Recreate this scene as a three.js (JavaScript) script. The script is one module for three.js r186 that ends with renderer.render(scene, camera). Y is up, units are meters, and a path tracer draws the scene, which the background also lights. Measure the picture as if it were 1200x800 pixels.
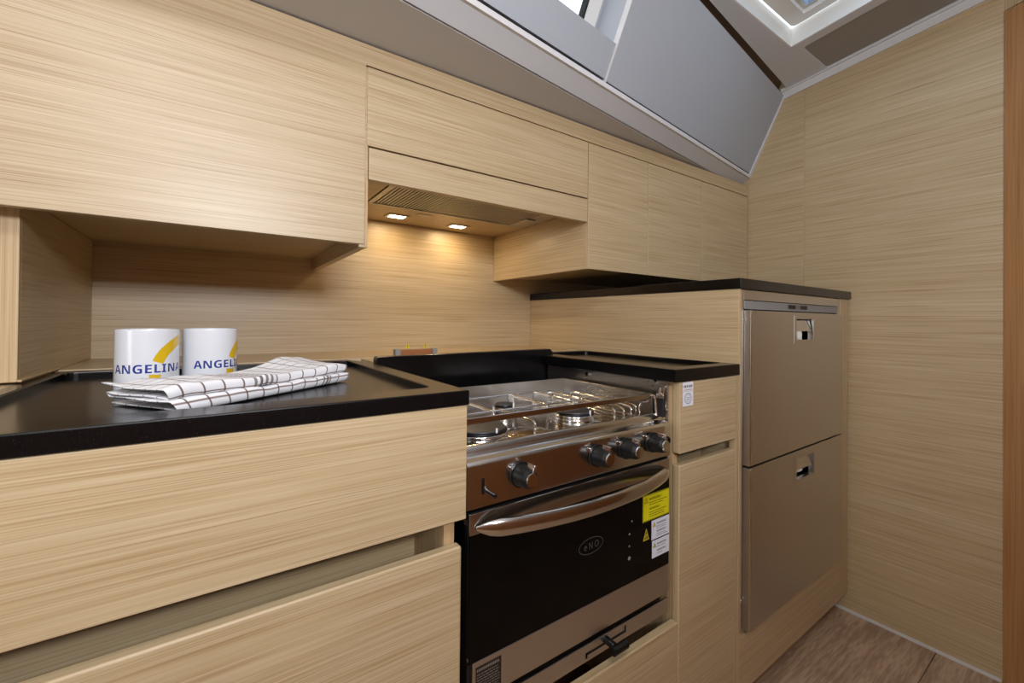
import * as THREE from 'three';
import { RoundedBoxGeometry } from 'three/addons/geometries/RoundedBoxGeometry.js';
import { mergeGeometries, mergeVertices, toCreasedNormals } from 'three/addons/utils/BufferGeometryUtils.js';
import { RectAreaLightUniformsLib } from 'three/addons/lights/RectAreaLightUniformsLib.js';

RectAreaLightUniformsLib.init();
// Heights below are measured from the lens (1.08 m above the cabin sole); H brings them to floor = 0.
const H = 1.08, V = (x, y, z) => new THREE.Vector3(x, y + H, z);
const scene = new THREE.Scene();
const renderer = new THREE.WebGLRenderer();
renderer.toneMapping = THREE.LinearToneMapping;
renderer.toneMappingExposure = 1.0;
renderer.shadowMap.enabled = true;

// ------------------------------------------------------------------ camera
const camera = new THREE.PerspectiveCamera(2 * Math.atan(400 / 500.76) * 180 / Math.PI, 1.5, 0.02, 60);
{
  const yaw = 55.2023 * Math.PI / 180, pitch = 0.374 * Math.PI / 180, roll = 0.5632 * Math.PI / 180;
  const f = new THREE.Vector3(Math.cos(yaw) * Math.cos(pitch), Math.sin(pitch), -Math.sin(yaw) * Math.cos(pitch));
  const r = new THREE.Vector3(Math.sin(yaw), 0, Math.cos(yaw)), u = r.clone().cross(f);
  camera.position.copy(V(0, 0, 0));
  camera.up.copy(u.multiplyScalar(Math.cos(roll)).addScaledVector(r, -Math.sin(roll)));
  camera.lookAt(camera.position.clone().add(f));
  camera.setViewOffset(1200, 800, 0, 26.876, 1200, 800);
}
scene.add(camera);

// ------------------------------------------------------------------ daylight and added fill
scene.background = new THREE.Color(1.55, 1.7, 1.9);                  // bright overcast sky outside
function areaLight(name, color, intensity, w, h, at, towards) {
  const l = new THREE.RectAreaLight(color, intensity, w, h);
  l.name = name; l.position.copy(at); l.lookAt(towards); scene.add(l); return l;
}
const DAY = new THREE.Color(1, 0.98, 0.95);
areaLight('daylight_opposite_window', new THREE.Color(0.98, 1, 1.08), 76, 0.42, 0.2, V(0.06, 0.5, 0.83), V(0.06, 0.5, 0));
areaLight('side_fill', DAY, 1.3, 0.8, 1.2, V(-1.9, 0.2, 0.3), V(0, 0.2, 0.3));  // added side fill, its opening is out of view
areaLight('overhead_fill', new THREE.Color(1, 0.98, 0.98), 20, 0.5, 0.38, V(-0.33, 1.1, 0.45), V(-0.33, 0, 0.45));  // added overhead fill for the level surfaces, hatch unseen
areaLight('daylight_galley_hatch', new THREE.Color(0.9, 0.96, 1), 1.8, 0.42, 0.42, V(1.42, 1.12, -0.38), V(1.42, 0, -0.38));

// ------------------------------------------------------------------ textures
let seed = 7;
const rnd = () => { seed = (seed * 1664525 + 1013904223) >>> 0; return seed / 4294967296; };
function lattice(nu, nv) {                                         // periodic value noise, nu by nv cells
  const a = new Float32Array(nu * nv); for (let i = 0; i < a.length; i++) a[i] = rnd();
  const s = (t) => t * t * (3 - 2 * t);
  return (u, v) => {
    const x = u * nu, y = v * nv, i = Math.floor(x), j = Math.floor(y), fx = s(x - i), fy = s(y - j);
    const i0 = ((i % nu) + nu) % nu, i1 = (i0 + 1) % nu, j0 = ((j % nv) + nv) % nv, j1 = (j0 + 1) % nv;
    return (a[j0 * nu + i0] * (1 - fx) + a[j0 * nu + i1] * fx) * (1 - fy) + (a[j1 * nu + i0] * (1 - fx) + a[j1 * nu + i1] * fx) * fy;
  };
}
function dataTex(w, h, fn, srgb = true) {
  const d = new Uint8Array(w * h * 4);
  for (let y = 0; y < h; y++) for (let x = 0; x < w; x++) {
    const c = fn(x / w, y / h), k = (y * w + x) * 4;
    for (let q = 0; q < 3; q++) d[k + q] = Math.max(0, Math.min(255, c[q]));
    d[k + 3] = 255;
  }
  const t = new THREE.DataTexture(d, w, h); t.wrapS = t.wrapT = THREE.RepeatWrapping;
  t.magFilter = THREE.LinearFilter; t.minFilter = THREE.LinearMipmapLinearFilter; t.generateMipmaps = true;
  if (srgb) t.colorSpace = THREE.SRGBColorSpace;
  t.needsUpdate = true; return t;
}
const mix = (a, b, t) => a.map((v, i) => v + (b[i] - v) * t), clamp = (t) => Math.max(0, Math.min(1, t));
const TU = 1.5, TV = 0.7;                                           // metres covered by one veneer tile
function veneer(light, mid, dark, contrast = 1) {
  const n0 = lattice(2, 9), n1 = lattice(3, 60), n2 = lattice(7, 300), n3 = lattice(40, 500), n4 = lattice(11, 210), n5 = lattice(5, 170);
  const LINES = 215;
  const val = (u, v) => {
    const ph = v * LINES + 1.5 * n1(u, v) + 1.1 * n5(u, v);
    const wave = 0.5 + 0.5 * Math.cos(2 * Math.PI * ph);
    const line = Math.pow(wave, 2) * Math.pow(n4(u, v), 1.3) * (0.4 + 0.6 * n3(u, v)) * 1.25 + 0.35 * clamp((n2(u, v) - 0.74) * 3.5);
    const broad = n0(u, v) * 0.22 + n1(u, v) * 0.18 + n2(u, v) * 0.6;
    return [broad, line, n3(u, v)];
  };
  const map = dataTex(1024, 1024, (u, v) => {
    const [b, l, f] = val(u, v);
    let c = mix(light, mid, clamp(0.5 + (b - 0.5) * 1.7 * contrast));
    c = mix(c, dark, l * 0.66 * contrast);
    return c.map((q) => q + (f - 0.5) * 9 * contrast);
  });
  const bump = dataTex(512, 1024, (u, v) => { const [b, l, f] = val(u, v); const q = 160 + 40 * (f - 0.5) - 120 * l; return [q, q, q]; }, false);
  return { map, bump };
}
const OAK = veneer([205, 184, 147], [191, 167, 126], [142, 108, 68]);
const SOLID = veneer([190, 142, 92], [172, 122, 74], [138, 90, 50], 0.8);
const LIP = veneer([206, 182, 142], [190, 158, 114], [152, 116, 72], 0.9);
const speckN = lattice(256, 256), speckM = lattice(90, 90);
const stoneTex = dataTex(512, 512, (u, v) => { const s = speckN(u, v) > 0.965 ? 34 : 0, g = 11 + 4 * (speckM(u, v) - 0.5) + s; return [g, g, g + 1]; });
const soleA = lattice(5, 60), soleB = lattice(30, 140), soleC = lattice(9, 9);
const soleTex = dataTex(512, 1024, (u, v) => {
  const t = soleA(u, v) * 0.4 + soleB(u, v) * 0.35 + soleC(u, v) * 0.25;
  return mix([198, 170, 140], [160, 130, 104], clamp(0.5 + (t - 0.5) * 2.4));
});
const linenN = lattice(300, 300), linenM = lattice(20, 20);
const vinylBump = dataTex(512, 512, (u, v) => { const q = 128 + 80 * (linenN(u, v) - 0.5) + 30 * (linenM(u, v) - 0.5); return [q, q, q]; }, false);
const brushN = lattice(4, 500);
const brushTex = dataTex(256, 512, (u, v) => { const q = 128 + 70 * (brushN(u, v) - 0.5); return [q, q, q]; }, false);

// ------------------------------------------------------------------ materials
const M = {};
const std = (o) => new THREE.MeshStandardMaterial(o);
M.oak = new THREE.MeshPhysicalMaterial({ map: OAK.map, bumpMap: OAK.bump, bumpScale: 0.00025, roughness: 0.45, clearcoat: 0.45, clearcoatRoughness: 0.36 });
M.solid = std({ map: SOLID.map, bumpMap: SOLID.bump, bumpScale: 0.0002, roughness: 0.45 });
M.lip = std({ map: LIP.map, roughness: 0.5 });
M.stone = new THREE.MeshPhysicalMaterial({ map: stoneTex, roughness: 0.22, specularIntensity: 0.8 });
M.sole = std({ map: soleTex, roughness: 0.6 });
M.vinyl = std({ color: 0xaeb3b9, roughness: 0.65, bumpMap: vinylBump, bumpScale: 0.0002 });
M.liner = std({ color: 0xd3d4d5, roughness: 0.55 });
M.gelcoat = std({ color: 0xe4e4de, roughness: 0.3 });
M.trim = std({ color: 0xd9d8d6, roughness: 0.4 });
M.blind = std({ color: 0x9a948a, roughness: 0.75, bumpMap: vinylBump, bumpScale: 0.0002 });
M.dark = std({ color: 0x1a1512, roughness: 0.8 });
M.steel = std({ color: new THREE.Color(0.63, 0.6, 0.56), metalness: 1, roughness: 0.17 });
M.brushed = std({ color: new THREE.Color(0.6, 0.57, 0.53), metalness: 1, roughness: 0.3, bumpMap: brushTex, bumpScale: 0.00004 });
M.chrome = std({ color: new THREE.Color(0.8, 0.79, 0.77), metalness: 1, roughness: 0.08 });
M.black = std({ color: 0x0c0c0d, roughness: 0.4 });
M.rubber = std({ color: 0x0a0a0a, roughness: 0.7 });
M.glassBlack = new THREE.MeshPhysicalMaterial({ color: 0x030303, roughness: 0.08, specularIntensity: 0.38 });
M.burner = std({ color: 0x6a6c70, roughness: 0.4, metalness: 0.8 });
M.white = new THREE.MeshPhysicalMaterial({ color: 0xf2f2f2, roughness: 0.18, clearcoat: 0.6, clearcoatRoughness: 0.05 });
M.pane = new THREE.MeshPhysicalMaterial({ color: 0xffffff, transmission: 1, thickness: 0, roughness: 0.02, ior: 1.45 });
M.hatchPane = new THREE.MeshPhysicalMaterial({ color: 0xaebccb, transmission: 1, thickness: 0, roughness: 0.15, ior: 1.45 });
M.hood = std({ color: 0xc4c0b8, roughness: 0.38, metalness: 0.6 });
M.grille = std({ color: 0xbcb8b0, roughness: 0.4, metalness: 0.7 });
M.lamp = std({ color: 0xffffff, emissive: new THREE.Color(1, 0.85, 0.6), emissiveIntensity: 20 });
M.gapShade = std({ color: 0x6e5238, roughness: 0.8 });  // brown that stands in for shade in the headliner gap
M.walnut = std({ map: SOLID.map, color: 0xdcc8b8, roughness: 0.55 });
M.soffit = std({ color: 0xd0d1d3, roughness: 0.6, bumpMap: vinylBump, bumpScale: 0.0002 });
M.copper = std({ color: 0x9c6238, roughness: 0.4 });
M.grey = std({ color: 0x8d8b88, roughness: 0.5 });

// ------------------------------------------------------------------ geometry helpers (all coordinates in metres, y from the lens height)
function planarUV(g, grain, ou = 0, ov = 0, su = TU, sv = TV) {
  const n = g.index ? g.toNonIndexed() : g, p = n.attributes.position, uv = new Float32Array(p.count * 2);
  const a = new THREE.Vector3(), b = new THREE.Vector3(), c = new THREE.Vector3();
  const gi = 'xyz'.indexOf(grain);
  for (let t = 0; t < p.count; t += 3) {
    a.fromBufferAttribute(p, t); b.fromBufferAttribute(p, t + 1); c.fromBufferAttribute(p, t + 2);
    const nn = b.clone().sub(a).cross(c.clone().sub(a)), q = [Math.abs(nn.x), Math.abs(nn.y), Math.abs(nn.z)];
    const k = q.indexOf(Math.max(...q)), ax = [0, 1, 2].filter((i) => i !== k);
    const ui = ax.includes(gi) ? gi : ax[0], vi = ax.find((i) => i !== ui);
    [a, b, c].forEach((w, i) => { const e = w.toArray(); uv[(t + i) * 2] = (e[ui] + ou) / su; uv[(t + i) * 2 + 1] = (e[vi] + ov) / sv; });
  }
  n.setAttribute('uv', new THREE.BufferAttribute(uv, 2));
  return n;
}
// box from x0..x1, y0..y1, z0..z1 with softened edges
function bx(x0, x1, y0, y1, z0, z1, r = 0.0012) {
  const w = Math.abs(x1 - x0), h = Math.abs(y1 - y0), d = Math.abs(z1 - z0), m = Math.min(w, h, d);
  const g = r > 0 ? new RoundedBoxGeometry(w, h, d, 2, Math.min(r, m * 0.45)) : new THREE.BoxGeometry(w, h, d);
  g.translate((x0 + x1) / 2, (y0 + y1) / 2 + H, (z0 + z1) / 2);
  return g.index ? g.toNonIndexed() : g;
}
// any flat polygon of 3-D points, pushed out by a vector
function slab(pts, off) {
  const P = pts.map((p) => V(...p)), o = new THREE.Vector3(...off), n = P.length, pos = [], idx = [];
  const nor = new THREE.Vector3();
  for (let i = 0; i < n; i++) nor.add(P[i].clone().cross(P[(i + 1) % n]));
  const ex = P[1].clone().sub(P[0]).normalize(), ez = nor.normalize(), ey = ez.clone().cross(ex);
  const flat = P.map((p) => new THREE.Vector2(p.clone().sub(P[0]).dot(ex), p.clone().sub(P[0]).dot(ey)));
  const tris = THREE.ShapeUtils.triangulateShape(flat, []);
  const Q = P.map((p) => p.clone().add(o)), out = ez.dot(o) > 0;
  const tri = (a, b, c) => pos.push(...a.toArray(), ...b.toArray(), ...c.toArray());
  for (const [a, b, c] of tris) { if (out) { tri(P[a], P[c], P[b]); tri(Q[a], Q[b], Q[c]); } else { tri(P[a], P[b], P[c]); tri(Q[a], Q[c], Q[b]); } }
  for (let i = 0; i < n; i++) { const j = (i + 1) % n; if (out) { tri(P[i], P[j], Q[j]); tri(P[i], Q[j], Q[i]); } else { tri(P[i], Q[j], P[j]); tri(P[i], Q[i], Q[j]); } }
  const g = new THREE.BufferGeometry(); g.setAttribute('position', new THREE.Float32BufferAttribute(pos, 3));
  g.setAttribute('uv', new THREE.Float32BufferAttribute(new Float32Array(pos.length / 3 * 2), 2));
  g.computeVertexNormals(); return g;
}
const ni = (g) => (g.index ? g.toNonIndexed() : g);
const merge = (list) => mergeGeometries(list.map((g) => { const n = ni(g); for (const k of Object.keys(n.attributes)) if (!['position', 'normal', 'uv'].includes(k)) n.deleteAttribute(k); return n; }));
function cyl(x, y, z, r, len, axis = 'z', r2 = r, seg = 28) {      // centred cylinder, r2 at the + end
  const g = new THREE.CylinderGeometry(r2, r, len, seg);
  if (axis === 'z') g.rotateX(Math.PI / 2); if (axis === 'x') g.rotateZ(-Math.PI / 2);
  g.translate(x, y + H, z); return ni(g);
}
function tube(pts, r, closed = false, seg = 0) {
  const c = new THREE.CatmullRomCurve3(pts.map((p) => V(...p)), closed, 'catmullrom', 0.05);
  return ni(new THREE.TubeGeometry(c, seg || pts.length * 8, r, 8, closed));
}
function lathe(prof, x, y, z, seg = 40) {
  const g = new THREE.LatheGeometry(prof.map(([a, b]) => new THREE.Vector2(a, b)), seg); g.translate(x, y + H, z); return ni(g);
}
const used = {};
const numbered = (n) => { used[n] = (used[n] ?? -1) + 1; return used[n] ? n + '_' + String(used[n]).padStart(3, '0') : n; };
function thing(name, label, category, [x, y, z], group) {
  const o = new THREE.Group(); o.name = numbered(name); o.position.copy(V(x, y, z)); o.userData = { label, category };
  if (group) o.userData.group = group;
  scene.add(o); return o;
}
function part(name, g, mat, parent, label, kind) {                  // geometry is given in room coordinates
  const n = ni(g), at = new THREE.Vector3();
  for (let o = parent; o && o !== scene; o = o.parent) at.add(o.position);
  n.translate(-at.x, -at.y, -at.z);
  const m = new THREE.Mesh(n, mat); m.name = name; m.castShadow = m.receiveShadow = true;
  if (label) m.userData.label = label;
  if (kind) m.userData.kind = kind;
  parent.add(m); return m;
}
let wood = 0;
const W = (g, grain = 'x') => { wood++; return planarUV(g, grain, (wood * 0.37) % 1.5, (wood * 0.173) % 0.7); };
function struct(name, g, mat, label, category = 'wall') {
  const m = new THREE.Mesh(ni(g), mat); m.name = name; m.userData = { kind: 'structure', label, category };
  m.castShadow = m.receiveShadow = true; scene.add(m); return m;
}
function single(name, g, mat, label, category, group) {            // a thing that is one mesh
  const n = ni(g); n.computeBoundingBox(); const b = n.boundingBox, c = b.getCenter(new THREE.Vector3()); c.y = b.min.y;
  n.translate(-c.x, -c.y, -c.z);
  const m = new THREE.Mesh(n, mat); m.name = numbered(name); m.position.copy(c); m.userData = { label, category }; if (group) m.userData.group = group;
  m.castShadow = m.receiveShadow = true; scene.add(m); return m;
}
const sheet = (w, h, draw) => {                                     // flat print
  const c = document.createElement('canvas'); c.width = w; c.height = h; draw(c.getContext('2d'), w, h);
  const t = new THREE.CanvasTexture(c); t.colorSpace = THREE.SRGBColorSpace; return t;
};
// thin sticker on a z-facing front: printed box
function sticker(x0, x1, y0, y1, z, tex, rough = 0.5) {
  const g = new THREE.BoxGeometry(x1 - x0, y1 - y0, 0.0006); g.translate((x0 + x1) / 2, (y0 + y1) / 2 + H, z + 0.0004);
  return [g, std({ map: tex, roughness: rough })];
}

// ================================================================== THE SETTING
const BX = 1.975, BACK = -1.54, FLOOR = -1.08, OPP = 0.85, LEFT = -1.95;
// floor boards
const floor = struct('floor', W(bx(LEFT - 0.1, BX + 0.4, FLOOR - 0.06, FLOOR - 0.012, BACK - 0.1, OPP + 0.1, 0)), M.dark, 'cabin sole under the boards', 'floor');
{
  const cuts = [[LEFT, -0.2], [-0.198, 1.33], [1.332, BX + 0.3]];
  const zc = -0.36;
  const rows = [[BACK, zc], [zc + 0.002, 0.3], [0.302, OPP]];
  for (const [z0, z1] of rows) for (const [x0, x1] of (z1 === zc ? [[LEFT, -0.2], [-0.198, BX]] : cuts)) {
    wood++; part('floor_board', planarUV(bx(x0, x1, FLOOR - 0.012, FLOOR, z0, z1, 0.0008), 'x', wood * 0.31, wood * 0.17, 0.9, 0.5), M.sole, floor);
  }
}
struct('wall_back', W(bx(LEFT, BX, FLOOR, 1.15, BACK - 0.05, BACK, 0)), M.oak, 'oak veneer splashback wall behind the galley');
// right-hand bulkhead: two veneer panels with a bead between
const wr = struct('wall_right', bx(BX + 0.018, BX + 0.05, FLOOR, 1.2, BACK - 0.05, -0.214, 0), M.dark, 'bulkhead core at the end of the galley');
part('panel', W(bx(BX, BX + 0.018, FLOOR, 1.2, -0.7535, -0.214, 0.001), 'z'), M.oak, wr);
part('panel', W(bx(BX, BX + 0.018, FLOOR, 1.2, BACK, -0.7565, 0.001), 'z'), M.oak, wr);
part('joint_bead', W(bx(BX + 0.0015, BX + 0.016, FLOOR, 1.2, -0.7565, -0.7535, 0), 'y'), M.lip, wr);
// doorway at the end of the bulkhead
const dr = struct('door_1', W(slab([[BX - 0.004, FLOOR, -0.214], [BX + 0.30, FLOOR, -0.214 + 0.135], [BX + 0.30, 0.95, -0.214 + 0.135], [BX - 0.004, 0.961, -0.214]], [-0.02, 0, 0.045]), 'y'), M.solid, 'reddish wooden door jamb beside the bulkhead', 'door');
part('header', W(slab([[BX, 0.966, -0.214], [BX + 0.30, 0.955, -0.079], [BX + 0.30, 1.2, -0.079], [BX, 1.2, -0.214]], [-0.02, 0, 0.045]), 'x'), M.oak, dr);
struct('wall_right_beyond', W(bx(BX + 0.3, BX + 0.35, FLOOR, 1.2, -0.2, OPP, 0), 'z'), M.oak, 'oak bulkhead beyond the doorway');
struct('trim_1', bx(BX - 0.008, BX, FLOOR, FLOOR + 0.009, -0.655, -0.216, 0.001), M.trim, 'pale bead where the bulkhead meets the sole', 'trim');
// far (unseen) sides of the cabin
{
  const ww = struct('wall_front', W(bx(LEFT, BX + 0.3, FLOOR, 0.3, OPP, OPP + 0.06, 0)), M.walnut, 'brown wooden side of the cabin opposite the galley');
  part('upper_panel', bx(LEFT, -0.17, 0.3, 1.15, OPP, OPP + 0.06, 0), M.vinyl, ww);
  part('upper_panel', bx(0.29, BX + 0.3, 0.3, 1.15, OPP, OPP + 0.06, 0), M.vinyl, ww);
  part('upper_panel', bx(-0.17, 0.29, 0.3, 0.38, OPP, OPP + 0.06, 0), M.vinyl, ww);
  part('upper_panel', bx(-0.17, 0.29, 0.62, 1.15, OPP, OPP + 0.06, 0), M.vinyl, ww);
  const wl = struct('wall_left', W(bx(LEFT - 0.06, LEFT, FLOOR, 1.15, BACK, -0.1, 0), 'z'), M.oak, 'oak bulkhead beside the added opening for fill light');
  part('panel', W(bx(LEFT - 0.06, LEFT, FLOOR, 1.15, 0.7, OPP, 0), 'z'), M.oak, wl);
  part('panel', W(bx(LEFT - 0.06, LEFT, FLOOR, -0.45, -0.1, 0.7, 0), 'z'), M.oak, wl);
  part('panel', W(bx(LEFT - 0.06, LEFT, 0.85, 1.15, -0.1, 0.7, 0), 'z'), M.oak, wl);
}
{ // added locker shape, out of view, blocking low light from the opposite window
  const c = thing('light_blocker', 'added unseen brown locker shape that blocks low light from the opposite window', 'locker', [0, FLOOR, 0.74]);
  part('front', W(bx(LEFT + 0.002, BX + 0.29, FLOOR + 0.001, 0.325, 0.645, 0.665)), M.walnut, c);
  part('top', W(bx(LEFT + 0.002, BX + 0.29, 0.325, 0.345, 0.64, OPP - 0.001)), M.walnut, c);
}
// ---- ceiling: sloping panel with hatch opening and blind slot
const SL = 0.115, ceilY = (z) => 0.985 + SL * (z + 0.84);
const HX0 = 1.12, HX1 = 1.703, HZ0 = -0.697, HZ1 = -0.10;
{
  // drawn in (x, z) then lifted onto the slope
  const lift = (g) => { const p = g.attributes.position; for (let i = 0; i < p.count; i++) { const z = p.getZ(i); p.setY(i, p.getY(i) + H + ceilY(z)); } g.computeVertexNormals(); return g; };
  const flat = (shape, y0, t) => { const g = new THREE.ExtrudeGeometry(shape, { depth: t, bevelEnabled: false, curveSegments: 6 }); g.rotateX(Math.PI / 2); g.translate(0, y0 + t, 0); return ni(g); };
  const sh = new THREE.Shape([[BX, -0.815], [BX, 0.22], [LEFT, 0.22], [LEFT, -0.815 + 0.108 * (BX - LEFT)]].map((p) => new THREE.Vector2(...p)));
  const rr = (x0, x1, z0, z1, r) => {
    const s = new THREE.Path(); s.moveTo(x0 + r, z0); s.lineTo(x1 - r, z0); s.quadraticCurveTo(x1, z0, x1, z0 + r); s.lineTo(x1, z1 - r); s.quadraticCurveTo(x1, z1, x1 - r, z1);
    s.lineTo(x0 + r, z1); s.quadraticCurveTo(x0, z1, x0, z1 - r); s.lineTo(x0, z0 + r); s.quadraticCurveTo(x0, z0, x0 + r, z0); return s;
  };
  const asShape = (path) => new THREE.Shape(path.getPoints(6));
  sh.holes.push(rr(HX0, HX1, HZ0, HZ1, 0.004), rr(1.744, 1.958, -0.672, 0.1, 0.012));
  const ceiling = struct('ceiling', lift(flat(sh, 0, 0.06)), M.liner, 'pale headliner panel above the galley', 'ceiling');
  part('reveal', merge([
    lift(ni(new THREE.BoxGeometry(0.004, 0.065, HZ1 - HZ0).translate(HX1 - 0.002, 0.033, (HZ0 + HZ1) / 2))), lift(ni(new THREE.BoxGeometry(0.004, 0.065, HZ1 - HZ0).translate(HX0 + 0.002, 0.033, (HZ0 + HZ1) / 2))),
    lift(ni(new THREE.BoxGeometry(HX1 - HX0, 0.065, 0.004).translate((HX0 + HX1) / 2, 0.033, HZ0 + 0.002))), lift(ni(new THREE.BoxGeometry(HX1 - HX0, 0.065, 0.004).translate((HX0 + HX1) / 2, 0.033, HZ1 - 0.002)))]), M.gelcoat, ceiling);
  part('blind_panel', lift(flat(asShape(rr(1.746, 1.956, -0.670, 0.098, 0.011)), 0.004, 0.012)), M.blind, ceiling, 'grey recessed blind panel');
  // hatch: frame ring, pane, inner strut
  const ring = asShape(rr(HX0 - 0.03, HX1 - 0.012, HZ0 + 0.012, HZ1 + 0.03, 0.022)); ring.holes.push(rr(HX0 + 0.03, HX1 - 0.05, HZ0 + 0.062, HZ1 - 0.03, 0.006));
  const hatch = struct('window_1', lift(flat(ring, 0.061, 0.014)), M.gelcoat, 'white framed deck hatch in the headliner', 'hatch');
  part('inner_frame', lift(flat((() => { const s = asShape(rr(HX0 + 0.02, HX1 - 0.045, HZ0 + 0.057, HZ1 - 0.02, 0.008)); s.holes.push(rr(HX0 + 0.04, HX1 - 0.062, HZ0 + 0.074, HZ1 - 0.04, 0.006)); return s; })(), 0.0755, 0.012)), M.brushed, hatch);
  part('pane', lift(flat(asShape(rr(HX0 + 0.02, HX1 - 0.046, HZ0 + 0.058, HZ1 - 0.02, 0.01)), 0.088, 0.004)), M.hatchPane, hatch);
  part('catch', merge([lift(ni(new THREE.BoxGeometry(0.03, 0.012, 0.05).translate(HX1 - 0.09, 0.07, HZ0 + 0.15)))]), M.gelcoat, hatch);
  // level ceiling beyond, over the saloon, with an added opening for overhead fill
  const sh2 = new THREE.Shape([[LEFT, 0.2], [BX + 0.3, 0.2], [BX + 0.3, OPP], [LEFT, OPP]].map((p) => new THREE.Vector2(...p)));
  sh2.holes.push(rr(-0.6, -0.06, 0.24, 0.66, 0.02));
  const g2 = flat(sh2, 0, 0.06); g2.translate(0, H + 1.107, 0);
  part('saloon_panel', g2, M.liner, ceiling);
  // trim along the bulkhead, under the ceiling
  const tp = [];
  const zs = [-0.838, -0.6, -0.4, -0.2];
  for (let i = 0; i < zs.length - 1; i++) tp.push(slab([[BX - 0.016, ceilY(zs[i]) - 0.004, zs[i]], [BX - 0.016, ceilY(zs[i + 1]) - 0.004, zs[i + 1]], [BX - 0.016, ceilY(zs[i + 1]) + 0.01, zs[i + 1]], [BX - 0.016, ceilY(zs[i]) + 0.01, zs[i]]], [0.016, 0, 0]),
    slab([[BX - 0.007, ceilY(zs[i]) - 0.033, zs[i]], [BX - 0.007, ceilY(zs[i + 1]) - 0.033, zs[i + 1]], [BX - 0.007, ceilY(zs[i + 1]), zs[i + 1]], [BX - 0.007, ceilY(zs[i]), zs[i]]], [0.007, 0, 0]));
  struct('trim_2', merge(tp), M.trim, 'pale trim where the headliner meets the bulkhead', 'trim');
}
// ---- cabin side above the wall cabinets
const SA = V(1.975, 0.66, -0.972), SE1 = new THREE.Vector3(1.56, 0, -0.197).normalize();
const SN = new THREE.Vector3(-0.114, 0.412, -0.904).normalize(), SE2 = SN.clone().cross(SE1).normalize();
if (SE2.y < 0) SE2.negate();
const sideBasis = (out) => new THREE.Matrix4().makeBasis(SE1, SE2, SE1.clone().cross(SE2)).setPosition(SA.clone().addScaledVector(SN, out));
const TX = (x) => (x - 1.975) / SE1.x;                              // place along the side from x
function sideShape(shape, out, t) {                                 // flat piece in the plane of the cabin side, its inner face `out` metres outboard
  const g = new THREE.ExtrudeGeometry(shape, { depth: t, bevelEnabled: false, curveSegments: 8 });
  const inward = SE1.clone().cross(SE2).dot(SN) < 0;
  g.translate(0, 0, inward ? -t : 0); g.applyMatrix4(sideBasis(out)); return ni(g);
}
const rect = (a, b, c, d) => new THREE.Shape([[a, c], [b, c], [b, d], [a, d]].map((p) => new THREE.Vector2(...p)));
function rrect(a, b, c, d, r) {
  const s = new THREE.Shape(); s.moveTo(a + r, c); s.lineTo(b - r, c); s.quadraticCurveTo(b, c, b, c + r); s.lineTo(b, d - r); s.quadraticCurveTo(b, d, b - r, d); s.lineTo(a + r, d); s.quadraticCurveTo(a, d, a, d - r); s.lineTo(a, c + r); s.quadraticCurveTo(a, c, a + r, c); return s;
}
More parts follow.
